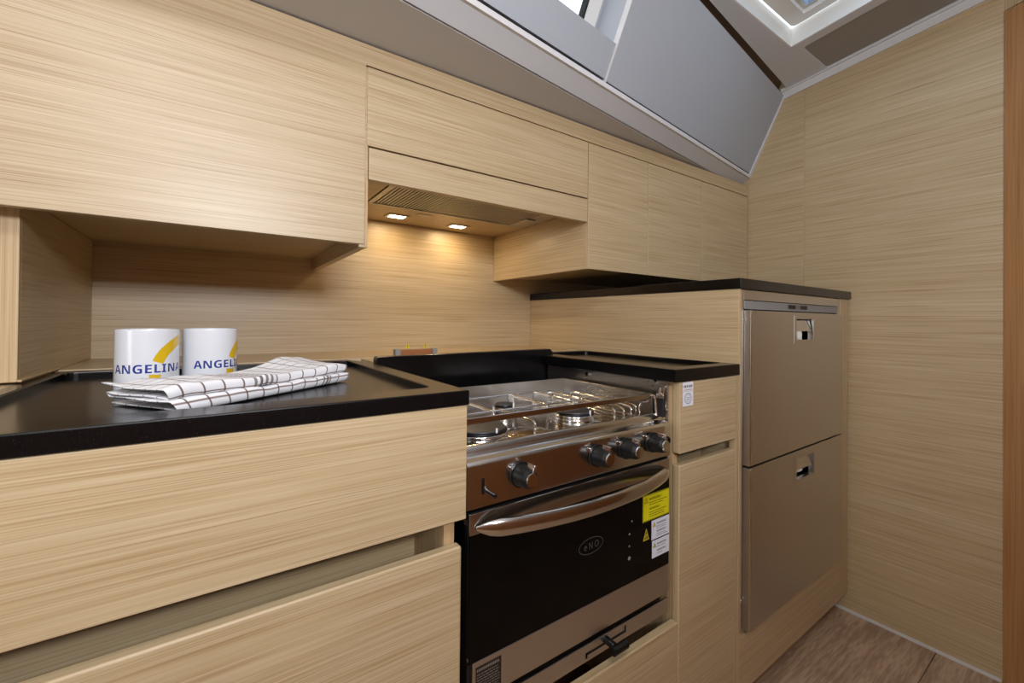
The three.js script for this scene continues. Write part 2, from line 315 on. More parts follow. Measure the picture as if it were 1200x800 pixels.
{
  const top = 0.338, jamb = TX(0.887), sill = 0.1065;
  const ws = struct('wall_upper', sideShape(rect(jamb, 0.0, 0.0135, top), 0, 0.018), M.vinyl, 'grey vinyl lined cabin side beside the window recess');
  part('apron_panel', sideShape(rect(TX(LEFT), jamb - 0.003, 0.0175, sill), 0.004, 0.016), M.vinyl, ws);
  part('edge_strip', sideShape(rect(jamb - 0.0025, jamb, 0.004, top), -0.001, 0.018), M.trim, ws);
  part('sill', sideShape(rect(TX(LEFT), jamb - 0.003, sill - 0.012, sill), 0.02, 0.09), M.vinyl, ws);
  part('jamb_panel', sideShape(rect(jamb, jamb + 0.012, 0.09, top), 0.018, 0.09), M.vinyl, ws);
  // wall of the recess with the window hole
  const hole = rrect(TX(0.02), TX(0.833), sill + 0.002, sill + 0.21, 0.03), outer = rect(TX(LEFT), jamb + 0.012, sill - 0.01, top + 0.06); outer.holes.push(hole);
  part('recess_wall', sideShape(outer, 0.1, 0.018), M.vinyl, ws);
  const fr = rrect(TX(0.0), TX(0.868), sill - 0.016, sill + 0.23, 0.04); fr.holes.push(rrect(TX(0.035), TX(0.826), sill + 0.012, sill + 0.2, 0.022));
  const win = struct('window_2', sideShape(fr, 0.088, 0.03), M.gelcoat, 'rounded white framed cabin window above the galley', 'window');
  const gk = rrect(TX(0.034), TX(0.827), sill + 0.011, sill + 0.201, 0.022); gk.holes.push(rrect(TX(0.041), TX(0.82), sill + 0.017, sill + 0.195, 0.018));
  part('gasket', sideShape(gk, 0.094, 0.02), M.rubber, win, 'black rubber gasket');
  part('pane', sideShape(rrect(TX(0.04), TX(0.821), sill + 0.016, sill + 0.196, 0.018), 0.102, 0.004), M.pane, win);
  // brown plate painting the shade of the slot under the headliner, and the back of the deck edge
  part('gap_shade_plate', sideShape(rect(jamb, 0, top - 0.01, top + 0.10), 0.035, 0.01), M.gapShade, ws);
  part('upper_lining', sideShape(rect(TX(LEFT), jamb, top, top + 0.10), 0.03, 0.01), M.vinyl, ws);
  // light edging where the side meets the soffit, soffit strip, soffit above the cabinets
  const ze = (x) => -0.972 + 0.1263 * (1.975 - x);
  const so = struct('trim_3', slab([[LEFT, 0.656, ze(LEFT)], [BX, 0.656, ze(BX)], [BX, 0.627, ze(BX) - 0.047], [LEFT, 0.627, ze(LEFT) - 0.047]], [0, 0.012, -0.008]), M.liner, 'pale angled cover strip along the foot of the cabin side', 'trim');
  part('edging', slab([[LEFT, 0.654, ze(LEFT) - 0.004], [BX, 0.654, ze(BX) - 0.004], [BX, 0.654, ze(BX) + 0.005], [LEFT, 0.654, ze(LEFT) + 0.005]], [0, 0.014, 0]), M.trim, so);
  struct('trim_4', slab([[LEFT, 0.6265, ze(LEFT) - 0.053], [BX, 0.6265, ze(BX) - 0.053], [BX, 0.6235, BACK], [LEFT, 0.6235, BACK]], [0, 0.012, 0]), M.soffit, 'grey soffit over the wall cabinets', 'soffit');
  part('side_deck', slab([[LEFT, 0.70, ze(LEFT) - 0.02], [BX, 0.70, ze(BX) - 0.02], [BX, 0.70, BACK], [LEFT, 0.70, BACK]], [0, 0.015, 0]), M.gelcoat, ws);
  // trim running up the bulkhead
  struct('trim_5', sideShape(rect(-0.022, 0.0, -0.004, top - 0.004), -0.006, 0.007), M.trim, 'pale trim up the bulkhead beside the cabin side', 'trim');
}
struct('baseboard_back', W(bx(LEFT, BX, FLOOR, -1.0, -0.70, -0.68, 0)), M.oak, 'recessed oak plinth under the base cabinets', 'plinth');

// ================================================================== WALL CABINETS
const UF = -0.978, UT = 0.622, UB = 0.17, TH = 0.019;
{ // large left cabinet; its front carries on as the rail over the other doors
  const c = thing('wall_cabinet', 'large oak wall cabinet above the mugs with a rail running over the other doors', 'cabinet', [-0.4, UB, -1.26]);
  const s = new THREE.Shape([[-1.5, UB], [0.2735, UB], [0.2735, 0.5745], [1.972, 0.5745], [1.972, UT], [-1.5, UT]].map((p) => new THREE.Vector2(...p)));
  const g = new THREE.ExtrudeGeometry(s, { depth: TH - 0.002, bevelEnabled: true, bevelSize: 0.0008, bevelThickness: 0.001, bevelOffset: -0.0008, bevelSegments: 1 }); g.translate(0, H, UF - TH + 0.001);
  part('front_panel', W(ni(g)), M.oak, c);
  part('bottom_panel', W(bx(-1.5, 0.262, 0.2, 0.216, BACK + 0.002, UF - TH)), M.oak, c);
  part('end_panel', W(bx(0.2625, 0.2805, 0.163, 0.572, BACK + 0.002, UF - 0.003), 'z'), M.oak, c);
  part('end_lipping', W(bx(0.2755, 0.2805, 0.163, 0.318, UF - 0.003, UF), 'y'), M.lip, c);
  part('top_panel', W(bx(-1.5, 1.972, 0.606, UT, BACK + 0.002, UF - TH)), M.oak, c);
}
{ // flap over the hood
  const c = thing('wall_cabinet', 'oak flap cabinet over the extractor hood', 'cabinet', [0.62, 0.318, -1.25]);
  part('flap_door', W(bx(0.277, 0.9685, 0.394, 0.572, UF - TH, UF)), M.oak, c);
  part('valance', W(bx(0.2815, 0.9685, 0.318, 0.39, UF - TH, UF)), M.oak, c);
  part('inner_shelf', W(bx(0.284, 0.968, 0.374, 0.39, BACK + 0.03, UF - TH - 0.002)), M.oak, c);
}
const doorX = [[0.9715, 1.2675, 'oak wall cabinet beside the extractor hood'], [1.2705, 1.6035, 'oak wall cabinet in the middle of the three narrow doors'], [1.6065, 1.969, 'oak wall cabinet against the bulkhead']];
doorX.forEach(([x0, x1, label], i) => {
  const c = thing('wall_cabinet', label, 'cabinet', [(x0 + x1) / 2, UB, -1.25]);
  part('door', W(bx(x0, x1, UB, 0.572, UF - TH, UF)), M.oak, c);
  part('bottom_panel', W(bx(x0 + (i ? 0 : 0.018), x1, 0.186, 0.202, BACK + 0.002, UF - TH - 0.001)), M.oak, c);
  if (!i) { part('end_panel', W(bx(0.9715, 0.989, UB, 0.572, BACK + 0.002, UF - TH - 0.001), 'z'), M.oak, c); }
  if (i < 2) part('door_lipping', W(bx(x1, x1 + 0.0022, UB + 0.002, 0.57, UF - TH, UF - 0.004), 'y'), M.lip, c);
});
{ // extractor hood
  const c = thing('extractor_hood', 'brown built-in extractor hood with two glowing lamps under the flap cabinet', 'hood', [0.62, 0.352, -1.27]);
  const hole = (x0, x1, z0, z1) => new THREE.Path([[x0, z0], [x1, z0], [x1, z1], [x0, z1]].map((p) => new THREE.Vector2(...p)));
  const s = new THREE.Shape([[0.2815, UF - TH - 0.001], [0.970, UF - TH - 0.001], [0.970, BACK + 0.001], [0.2815, BACK + 0.001]].map((p) => new THREE.Vector2(...p)));
  s.holes.push(hole(0.372, 0.964, -1.325, -1.085));
  for (const [x, z] of [[0.509, -1.432], [0.75, -1.445]]) s.holes.push(hole(x - 0.034, x + 0.034, z - 0.026, z + 0.026));
  const g = new THREE.ExtrudeGeometry(s, { depth: 0.012, bevelEnabled: false }); g.rotateX(Math.PI / 2); g.translate(0, H + 0.37, 0);
  part('base_plate', W(ni(g)), M.oak, c);
  part('filter_frame', merge([bx(0.376, 0.96, 0.356, 0.364, -1.100, -1.088), bx(0.376, 0.96, 0.356, 0.364, -1.322, -1.312), bx(0.376, 0.388, 0.356, 0.364, -1.312, -1.100), bx(0.90, 0.96, 0.358, 0.364, -1.312, -1.100)]), M.hood, c);
  const slats = []; for (let x = 0.392; x < 0.898; x += 0.0105) slats.push(new THREE.BoxGeometry(0.0055, 0.003, 0.212).translate(x, 0.360 + H, -1.206));
  part('filter_slats', merge(slats), M.grille, c, 'fine ribs of the grease filter', 'stuff');
  part('filter_back', bx(0.376, 0.96, 0.3685, 0.3715, -1.32, -1.09, 0), M.grille, c);
  part('filter_catch', bx(0.885, 0.925, 0.352, 0.358, -1.23, -1.19, 0.002), M.hood, c);
  for (const [x, z] of [[0.509, -1.432], [0.75, -1.445]]) {
    const l = part('lamp', merge([bx(x - 0.038, x - 0.0265, 0.3545, 0.3580, z - 0.029, z + 0.029), bx(x + 0.0265, x + 0.038, 0.3545, 0.3580, z - 0.029, z + 0.029), bx(x - 0.0265, x + 0.0265, 0.3545, 0.358, z - 0.029, z - 0.0185), bx(x - 0.0265, x + 0.0265, 0.3545, 0.358, z + 0.0185, z + 0.029)]), M.hood, c);
    part('lens', bx(x - 0.0265, x + 0.0265, 0.3548, 0.361, z - 0.0185, z + 0.0185, 0.001), M.lamp, l, 'glowing warm lamp lens');
    areaLight('hood_lamp_light', new THREE.Color(1, 0.74, 0.42), 86, 0.05, 0.034, V(x, 0.3535, z), V(x, 0, z));
  }
  part('switch', bx(0.555, 0.60, 0.3560, 0.358, -1.372, -1.352, 0.0006), M.hood, c);
}

// ================================================================== BASE UNITS
const FR = -0.6;                                                    // plane of the base fronts
{ // drawer unit
  const c = thing('drawer_cabinet', 'oak drawer cabinet under the black draining top', 'cabinet', [-0.3, -1.0, -0.85]);
  part('drawer_front', W(bx(-1.3, 0.332, -0.315, -0.1345, FR - TH, FR, 0.0015)), M.oak, c);
  part('drawer_front', W(bx(-1.3, 0.325, -1.0, -0.356, FR - TH, FR, 0.004)), M.oak, c);
  part('pull_recess', W(bx(-1.3, 0.303, -0.47, -0.25, FR - 0.155, FR - 0.14)), M.oak, c);
  part('end_stile', W(bx(0.303, 0.3215, -0.44, -0.25, FR - 0.155, FR - TH - 0.001), 'y'), M.lip, c);
  part('side_panel', W(bx(0.309, 0.327, -1.0, -0.14, -1.5, FR - 0.156), 'z'), M.oak, c);
  part('base_panel', W(bx(-1.3, 0.309, -1.0, -0.985, -1.5, FR - TH - 0.003), 'x'), M.oak, c);
}
{ // narrow unit right of the cooker
  const c = thing('base_cabinet', 'narrow oak cabinet with drawer and door between cooker and fridge', 'cabinet', [1.03, -1.0, -0.85]);
  const dfr = part('drawer_front', W(bx(0.901, 1.153, -0.3085, -0.1405, FR - TH, FR, 0.0012)), M.oak, c);
  part('door', W(bx(0.901, 1.153, -1.0, -0.3365, FR - TH, FR, 0.003)), M.oak, c);
  part('pull_recess', W(bx(0.922, 1.153, -0.43, -0.24, FR - 0.115, FR - 0.1)), M.oak, c);
  part('stile', W(bx(1.1545, 1.1685, -1.0, -0.1405, FR - TH, FR - 0.001), 'y'), M.oak, c);
  part('side_panel', W(bx(0.903, 0.9205, -1.0, -0.1405, -1.088, FR - TH - 0.001), 'y'), M.lip, c);
  const [g, m] = sticker(0.911, 0.953, -0.198, -0.135 - 0.006, FR, sheet(180, 270, (k, w, h) => {
    k.fillStyle = '#e9eaf0'; k.fillRect(0, 0, w, h); k.fillStyle = '#b9bcc8'; k.fillRect(0, 100, w, 6);
    k.fillStyle = '#20242e'; for (const q of [18, 42, 66, 98, 122, 146]) { k.fillRect(q, 36, 9, 28); k.fillRect(q, 36, 18, 8); k.fillRect(q, 50, 17, 6); }
    k.fillStyle = '#b06a4a'; k.fillRect(20, 84, w - 40, 6);
    k.strokeStyle = '#8b93a8'; k.lineWidth = 9; k.beginPath(); k.arc(w / 2, 185, 58, 0, 7); k.stroke(); k.lineWidth = 4; k.beginPath(); k.arc(w / 2, 185, 40, 0, 7); k.stroke();
    k.fillStyle = '#8b93a8'; for (const y of [172, 186, 200]) k.fillRect(w / 2 - 24, y, 48, 6);
  }));
  part('sticker', g, m, dfr, 'white sticker with a round grey seal');
}
{ // front board under the cooker
  const c = thing('kick_panel', 'oak panel under the cooker', 'panel', [0.61, -1.0, FR]);
  part('front', W(bx(0.3335, 0.8995, -1.0, -0.701, FR - TH, FR, 0.003)), M.oak, c);
  part('latch', merge([cyl(0.55, -0.693, FR - 0.05, 0.013, 0.02, 'z'), bx(0.52, 0.62, -0.7, -0.693, FR - 0.06, FR - 0.045)]), M.black, c, 'black latch behind the panel');
}
{ // tall unit that houses the fridge
  const c = thing('fridge_cabinet', 'oak housing around the steel drawer fridge', 'cabinet', [1.57, -1.009, -1.0]);
  part('side_panel', W(bx(1.1695, 1.1865, -1.009, 0.0945, BACK + 0.002, FR - 0.002), 'z'), M.oak, c);
  part('side_lipping', W(bx(1.1695, 1.1765, -1.009, 0.0945, FR - 0.002, FR), 'y'), M.lip, c);
  part('stile', W(bx(1.8905, 1.964, -1.009, 0.0945, FR - TH, FR - 0.001), 'y'), M.oak, c);
  part('lower_panel', W(bx(1.178, 1.8885, -1.009, -0.8535, FR - TH, FR, 0.001)), M.oak, c);
  part('base_panel', W(bx(1.1875, 1.96, -1.009, -0.99, BACK + 0.02, FR - TH - 0.002)), M.oak, c);
}
// ---- drawer fridge
{
  const c = thing('drawer_fridge', 'stainless steel fridge with two drawers set into oak housing', 'fridge', [1.535, -0.849, FR]);
  part('frame', merge([bx(1.178, 1.2, -0.849, 0.0945, FR - 0.02, FR - 0.004), bx(1.866, 1.8885, -0.849, 0.0945, FR - 0.02, FR - 0.004), bx(1.2, 1.866, 0.066, 0.0945, FR - 0.02, FR - 0.004), bx(1.2, 1.866, -0.849, -0.842, FR - 0.02, FR - 0.004)]), M.brushed, c);
  part('body', bx(1.21, 1.86, -0.845, 0.06, -1.15, FR - 0.022, 0.004), M.black, c);
  const vent = part('vent_strip', bx(1.201, 1.865, 0.0405, 0.064, FR - 0.02, FR - 0.002, 0.001), M.grey, c, 'grey vent strip over the drawers');
  const [dg, dm] = sticker(1.462, 1.606, 0.0465, 0.0605, FR - 0.002, sheet(360, 40, (k, w, h) => {
    k.fillStyle = '#7d756d'; k.fillRect(0, 0, w, h); k.fillStyle = '#241d1b'; k.fillRect(8, 3, 130, 34); k.fillRect(225, 3, 127, 34);
    k.fillStyle = '#5d504a'; for (const q of [50, 74, 262, 286]) k.strokeRect(q, 10, 14, 19); k.fillRect(160, 16, 44, 5);
  }));
  part('display', dg, dm, vent);
  for (const [y0, y1, hx0, hx1, hy0, hy1] of [[-0.390, 0.0365, 1.476, 1.613, -0.053, 0.02], [-0.8405, -0.3955, 1.482, 1.623, -0.489, -0.415]]) {
    const s = new THREE.Shape([[1.2, y0], [1.864, y0], [1.864, y1], [1.2, y1]].map((p) => new THREE.Vector2(...p)));
    s.holes.push(new THREE.Path([[hx0, hy0], [hx1, hy0], [hx1, hy1], [hx0, hy1]].map((p) => new THREE.Vector2(...p))));
    const g = new THREE.ExtrudeGeometry(s, { depth: 0.016, bevelEnabled: true, bevelSize: 0.001, bevelThickness: 0.001, bevelOffset: -0.001, bevelSegments: 2 }); g.translate(0, H, FR - 0.003);
    const d = part('drawer', planarUV(ni(g), 'x', 0, 0, 0.4, 0.2), M.brushed, c);
    part('edge_bar', bx(1.1985, 1.2115, y0 + 0.002, y1 - 0.002, FR + 0.0125, FR + 0.0165, 0.0018), M.steel, d, 'bright rounded drawer edge');
    part('latch_surround', merge([bx(hx0 - 0.008, hx0 + 0.006, hy0 - 0.008, hy1 + 0.008, FR + 0.0135, FR + 0.0155), bx(hx1 - 0.006, hx1 + 0.008, hy0 - 0.008, hy1 + 0.008, FR + 0.0135, FR + 0.0155), bx(hx0 + 0.006, hx1 - 0.006, hy1 - 0.004, hy1 + 0.008, FR + 0.0135, FR + 0.0155), bx(hx0 + 0.006, hx1 - 0.006, hy0 - 0.008, hy0 + 0.004, FR + 0.0135, FR + 0.0155)]), M.brushed, d);
    part('latch_cup', bx(hx0 + 0.001, hx1 - 0.001, hy0 + 0.001, hy1 - 0.001, FR - 0.018, FR - 0.012, 0), M.chrome, d, 'polished latch cup');
    const yb = hy1 - 0.004, yl = hy0 + (hy1 - hy0) * 0.42;
    part('latch_flap', slab([[hx0 + 0.008, yb, FR + 0.003], [hx1 - 0.008, yb, FR + 0.003], [hx1 - 0.008, yl, FR + 0.011], [hx0 + 0.008, yl, FR + 0.011]], [0, 0.0, -0.003]), M.steel, d);
  }
  const scr = []; for (const [x, y] of [[1.189, 0.012], [1.189, -0.76], [1.878, 0.012], [1.878, -0.76], [1.878, -0.44]]) scr.push(cyl(x, y, FR - 0.003, 0.0045, 0.003));
  for (const g of scr) part('screw', g, M.chrome, c);
}

// ================================================================== WORKTOPS
function stone(g) { return planarUV(g, 'x', 0, 0, 0.3, 0.3); }
function top(name, label, outline, hole, y1, th, floorDepth) {
  let lo = new THREE.Box2(); outline.forEach((p) => lo.expandByPoint(new THREE.Vector2(...p)));
  const cc = lo.getCenter(new THREE.Vector2());
  const c = thing(name, label, 'worktop', [cc.x, y1 - th, cc.y]);
  const s = new THREE.Shape(outline.map((p) => new THREE.Vector2(...p)));
  const rp = (k) => rrect(hole[0] + k, hole[1] - k, hole[2] + k, hole[3] - k, 0.02);
  if (hole) s.holes.push(new THREE.Path(rp(0).getPoints(6)));
  const g = new THREE.ExtrudeGeometry(s, { depth: th - 0.004, bevelEnabled: true, bevelSize: 0.002, bevelThickness: 0.002, bevelOffset: -0.002, bevelSegments: 2, curveSegments: 6 });
  g.rotateX(Math.PI / 2); g.translate(0, H + y1 - 0.002, 0);
  part('rim', stone(ni(g)), M.stone, c);
  if (hole) { const f = new THREE.ExtrudeGeometry(new THREE.Shape(rp(-0.002).getPoints(6)), { depth: th - floorDepth - 0.001, bevelEnabled: false }); f.rotateX(Math.PI / 2); f.translate(0, H + y1 - floorDepth, 0); part('tray_floor', stone(ni(f)), M.stone, c); }
  return c;
}
top('worktop', 'black stone worktop with a sunken draining tray under mugs and towel', [[-0.266, FR + 0.002], [0.334, FR + 0.002], [0.334, -1.125], [0.30, -1.235], [-0.258, -1.235], [-0.258, -1.03], [-0.266, -1.03]].map((p) => p), [-0.243, 0.296, -1.195, -0.655], -0.11, 0.024, 0.012);
top('worktop', 'small black stone worktop with a sunken tray right of the cooker', [[0.879, FR + 0.002], [1.168, FR + 0.002], [1.168, -1.2], [0.93, -1.2], [0.93, -1.09], [0.879, -1.09]], [0.942, 1.158, -1.17, -0.64], -0.109, 0.030, 0.012);
{
  const c = thing('worktop', 'thin black stone top on the fridge housing', 'worktop', [1.57, 0.0955, -1.05]);
  part('slab', stone(bx(1.165, 1.974, 0.0955, 0.124, BACK + 0.002, FR + 0.006, 0.0025)), M.stone, c);
}
{
  const c = thing('upstand', 'black stone upstand behind the cooker', 'upstand', [0.63, -0.55, -1.105]);
  const s = new THREE.Shape([[0.340, -0.55], [0.926, -0.55], [0.926, -0.1], [0.916, -0.0905], [0.343, -0.0945], [0.340, -0.10]].map((p) => new THREE.Vector2(...p)));
  const g = new THREE.ExtrudeGeometry(s, { depth: 0.026, bevelEnabled: true, bevelSize: 0.002, bevelThickness: 0.002, bevelOffset: -0.002, bevelSegments: 2 }); g.translate(0, H, -1.12);
  part('panel', stone(ni(g)), M.stone, c);
  part('bolt', cyl(0.905, -0.135, -1.088, 0.005, 0.008), M.chrome, c); part('bolt', cyl(0.915, -0.134, -1.088, 0.004, 0.008), M.chrome, c); part('bolt', cyl(0.908, -0.158, -1.088, 0.004, 0.008), M.chrome, c);
}
{ // wooden ledge behind the worktops and the standing end panel
  single('ledge_board', W(bx(-1.3, 1.168, -0.128, -0.108, BACK + 0.002, -1.237)), M.oak, 'long oak ledge board along the foot of the splashback', 'ledge');
  single('ledge_board', W(bx(-1.3, -0.268, -0.128, -0.112, -1.2365, FR - 0.002)), M.oak, 'oak board beside the black worktop in front of the end panel', 'ledge');
  single('ledge_board', W(bx(0.34, 0.928, -0.128, -0.109, -1.2365, -1.124)), M.oak, 'narrow oak board between the black upstand and the long ledge', 'ledge');
  const e = thing('end_panel', 'upright oak panel standing left of the mugs under the large wall cabinet', 'panel', [-0.283, -0.108, -1.28]);
  part('board', W(bx(-0.302, -0.264, -0.1075, 0.199, BACK + 0.002, -1.042), 'z'), M.oak, e);
  part('edge', W(bx(-0.302, -0.264, -0.1075, 0.185, -1.042, -1.034), 'y'), M.lip, e);
  part('bead', W(bx(-0.264, -0.2585, -0.1075, -0.1035, -1.245, -1.032), 'z'), M.lip, e);
  const k = thing('locker_catch', 'small copper coloured bar with grey ends and yellow warning triangles behind the upstand', 'catch', [0.49, -0.108, -1.2]);
  part('bar', bx(0.437, 0.536, -0.108, -0.0845, -1.205, -1.185, 0.003), M.copper, k);
  part('cap', bx(0.422, 0.437, -0.108, -0.083, -1.207, -1.183, 0.002), M.grey, k); part('cap', bx(0.536, 0.551, -0.108, -0.083, -1.207, -1.183, 0.002), M.grey, k);
  const tri = sheet(64, 64, (q) => { q.fillStyle = '#d8c21f'; q.fillRect(0, 0, 64, 64); q.fillStyle = '#161616'; q.fillRect(29, 20, 7, 24); q.fillRect(29, 50, 7, 7); });
  for (const x of [0.462, 0.518]) {
    const s = new THREE.Shape([[x - 0.008, -0.0815], [x + 0.008, -0.0815], [x, -0.067]].map((p) => new THREE.Vector2(...p)));
    const g = new THREE.ExtrudeGeometry(s, { depth: 0.0015, bevelEnabled: false }); g.translate(0, H, -1.199);
    const p = g.attributes.position, uv = g.attributes.uv; for (let i = 0; i < p.count; i++) uv.setXY(i, (p.getX(i) - x + 0.008) / 0.016, (p.getY(i) - H + 0.0815) / 0.0145);
    part('warning_triangle', g, std({ map: tri, roughness: 0.5 }), k);
  }
}

// ================================================================== COOKER
const CX0 = 0.3435, CX1 = 0.8835, CF = -0.615;
{
  const c = thing('gas_cooker', 'stainless steel gas cooker with three burners and black glass oven door', 'cooker', [0.6135, -0.69, -0.8]);
  // body
  part('body', bx(CX0 + 0.006, CX1 - 0.006, -0.68, -0.232, -0.985, CF - 0.018, 0.002), M.black, c);
  // front fascia with rolled top edge
  const fs = new THREE.Shape(); fs.moveTo(0, -0.311); fs.lineTo(0, -0.243); fs.quadraticCurveTo(0, -0.236, -0.006, -0.234); fs.lineTo(-0.014, -0.232); fs.quadraticCurveTo(-0.02, -0.2305, -0.021, -0.224); fs.quadraticCurveTo(-0.022, -0.214, -0.03, -0.214); fs.quadraticCurveTo(-0.037, -0.214, -0.038, -0.224); fs.lineTo(-0.038, -0.236); fs.lineTo(-0.012, -0.246); fs.lineTo(-0.012, -0.305); fs.lineTo(-0.006, -0.313);
  const fg = new THREE.ExtrudeGeometry(fs, { depth: CX1 - CX0, bevelEnabled: true, bevelSize: 0.001, bevelThickness: 0.002, bevelOffset: -0.001, bevelSegments: 2, curveSegments: 8 });
  fg.rotateY(Math.PI / 2); fg.scale(1, 1, -1);                      // profile x -> room z
  { const p = fg.attributes.position; for (let i = 0; i < p.count; i++) { const X = p.getX(i), Z = p.getZ(i); p.setXYZ(i, CX0 + X, p.getY(i) + H, CF + Z); } }
  { const ix = ni(fg), p = ix.attributes.position; for (let t = 0; t < p.count; t += 3) { const a = [p.getX(t + 1), p.getY(t + 1), p.getZ(t + 1)]; p.setXYZ(t + 1, p.getX(t + 2), p.getY(t + 2), p.getZ(t + 2)); p.setXYZ(t + 2, ...a); } ix.deleteAttribute('normal'); ix.deleteAttribute('uv');
    const w = mergeVertices(ix, 1e-5); const cg = toCreasedNormals(w, 0.6); cg.setAttribute('uv', new THREE.Float32BufferAttribute(new Float32Array(cg.attributes.position.count * 2), 2)); part('control_panel', cg, M.steel, c); }
  // knobs
  const knob = (x, y, tilt, oven) => {
    const k = part('knob', merge([cyl(x, y, CF + 0.004, 0.0225, 0.006), cyl(x, y, CF + 0.019, 0.0205, 0.026, 'z', 0.0165), cyl(x, y, CF + 0.0345, 0.0165, 0.006, 'z', 0.0135)]), M.black, c, 'black control knob');
    part('knob_cap', cyl(x, y, CF + 0.0385, 0.0125, 0.003, 'z', 0.0115), M.chrome, k, 'polished disc on the knob');
    const g = new RoundedBoxGeometry(0.006, 0.012, 0.02, 2, 0.0015); g.translate(0, 0.0185, 0.028); g.rotateZ(tilt); g.translate(x, y + H, CF); part('pointer', ni(g), M.chrome, k);
    const b = new RoundedBoxGeometry(0.009, 0.009, 0.005, 2, 0.0015); b.translate(-0.018, 0.013, 0.003); b.translate(x, y + H, CF); part('index_mark', ni(b), M.chrome, k);
  };
  knob(0.446, -0.27, -0.35); knob(0.638, -0.269, -0.1); knob(0.726, -0.269, -0.1); knob(0.815, -0.270, -0.1);
  part('ignition_button', merge([cyl(0.862, -0.2715, CF + 0.005, 0.009, 0.01), cyl(0.862, -0.2715, CF + 0.011, 0.007, 0.004)]), M.black, c, 'black ignition button');
  part('oven_lock', merge([bx(0.369, 0.374, -0.29, -0.262, CF, CF + 0.0015), cyl(0.381, -0.287, CF + 0.012, 0.0035, 0.024, 'z')]), M.black, c, 'small dark lock lever');
  // oven door: top rail, glass, lower steel strip
  const door = part('oven_door', bx(CX0 + 0.002, CX1 - 0.001, -0.632, -0.318, CF - 0.02, CF - 0.003, 0.002), M.black, c);
  part('top_rail', bx(CX0 + 0.003, CX1 - 0.001, -0.3535, -0.3185, CF - 0.003, CF + 0.001, 0.0012), M.steel, door, 'polished steel door rail');
  part('glass', bx(CX0 + 0.003, CX1 - 0.001, -0.5645, -0.354, CF - 0.003, CF + 0.0005, 0.0006), M.glassBlack, door, 'black oven glass');
  part('lower_strip', bx(CX0 + 0.011, CX1 - 0.001, -0.631, -0.565, CF - 0.003, CF + 0.001, 0.0008), M.brushed, door, 'brushed steel strip');
  { // bowed handle
    const pts = [], n = 28, x0 = CX0 + 0.014, x1 = CX1 - 0.008, pos = [], idx = [], seg = 16;
    for (let i = 0; i <= n; i++) {
      const t = i / n, b = Math.sin(Math.PI * t), x = x0 + (x1 - x0) * t, z = CF + 0.004 + 0.042 * Math.pow(b, 0.7), k = Math.pow(Math.min(1, 14 * Math.min(t, 1 - t) + 0.02), 0.35);
      for (let j = 0; j < seg; j++) { const a = j / seg * 2 * Math.PI; pos.push(x, H - 0.343 - 0.004 * b + 0.0155 * k * Math.sin(a), z + 0.0075 * k * Math.cos(a)); }
    }
    for (let i = 0; i < n; i++) for (let j = 0; j < seg; j++) { const a = i * seg + j, b = i * seg + (j + 1) % seg; idx.push(a, a + seg, b, b, a + seg, b + seg); }
    const base = pos.length / 3; pos.push(x0, H - 0.343, CF + 0.004, x1, H - 0.343, CF + 0.004);
    for (let j = 0; j < seg; j++) { idx.push(base, j, (j + 1) % seg); idx.push(base + 1, n * seg + (j + 1) % seg, n * seg + j); }
    const g = new THREE.BufferGeometry(); g.setAttribute('position', new THREE.Float32BufferAttribute(pos, 3)); g.setAttribute('uv', new THREE.Float32BufferAttribute(new Float32Array(pos.length / 3 * 2), 2)); g.setIndex(idx); g.computeVertexNormals();
    part('handle', g, M.steel, door, 'bowed polished steel handle');
  }
  const GZ = CF + 0.0006;
  const put = (name, x0, x1, y0, y1, tex, label, z = GZ, clear = false) => { let [g, m] = sticker(x0, x1, y0, y1, z, tex); if (clear) { m.transparent = true; g = new THREE.PlaneGeometry(x1 - x0, y1 - y0).translate((x0 + x1) / 2, (y0 + y1) / 2 + H, z + 0.0003); } part(name, g, m, door, label); };
  const warn = (k, x, y, s) => { k.fillStyle = '#e6d21c'; k.strokeStyle = '#1a1a12'; k.lineWidth = s * 0.08; k.beginPath(); k.moveTo(x, y - s * 0.5); k.lineTo(x + s * 0.5, y + s * 0.42); k.lineTo(x - s * 0.5, y + s * 0.42); k.closePath(); k.fill(); k.stroke(); k.fillStyle = '#1a1a12'; k.fillRect(x - s * 0.05, y - s * 0.2, s * 0.1, s * 0.35); k.fillRect(x - s * 0.05, y + s * 0.22, s * 0.1, s * 0.1); };
  const lines = (k, x, y, n, w, dy) => { for (let i = 0; i < n; i++) { let q = x; const e = x + w * (0.7 + 0.3 * rnd()); while (q < e) { const d = 8 + rnd() * 26; k.fillRect(q, y + i * dy - 9, Math.min(d, e - q), 7); q += d + 6; } } };
  put('warning_sticker', 0.786, 0.8825, -0.4455, -0.3865, sheet(400, 240, (k, w, h) => { k.fillStyle = '#dcd40e'; k.fillRect(0, 0, w, h); k.strokeStyle = '#55520a'; k.lineWidth = 6; k.strokeRect(5, 5, w - 10, h - 10); warn(k, 46, 48, 52); k.fillStyle = '#3c3a08'; k.font = 'bold 34px sans-serif'; k.fillText('WARNING !', 92, 58); lines(k, 92, 84, 2, 270, 20); k.font = 'bold 30px sans-serif'; k.fillText('WARNING !', 92, 146); k.fillStyle = '#3c3a08'; lines(k, 92, 172, 3, 280, 20); }), 'yellow warning sticker');
  put('warning_sticker', 0.8175, 0.8825, -0.4925, -0.449, sheet(320, 230, (k, w, h) => { k.fillStyle = '#e2e4ee'; k.fillRect(0, 0, w, h); warn(k, 44, 56, 52); k.fillStyle = '#2b2c34'; k.font = 'bold 34px sans-serif'; k.fillText('WARNING !', 88, 62); lines(k, 88, 92, 2, 210, 22); k.font = 'bold 32px sans-serif'; k.fillText('WARNING !', 88, 156); lines(k, 88, 184, 2, 210, 22); }), 'white warning sticker');
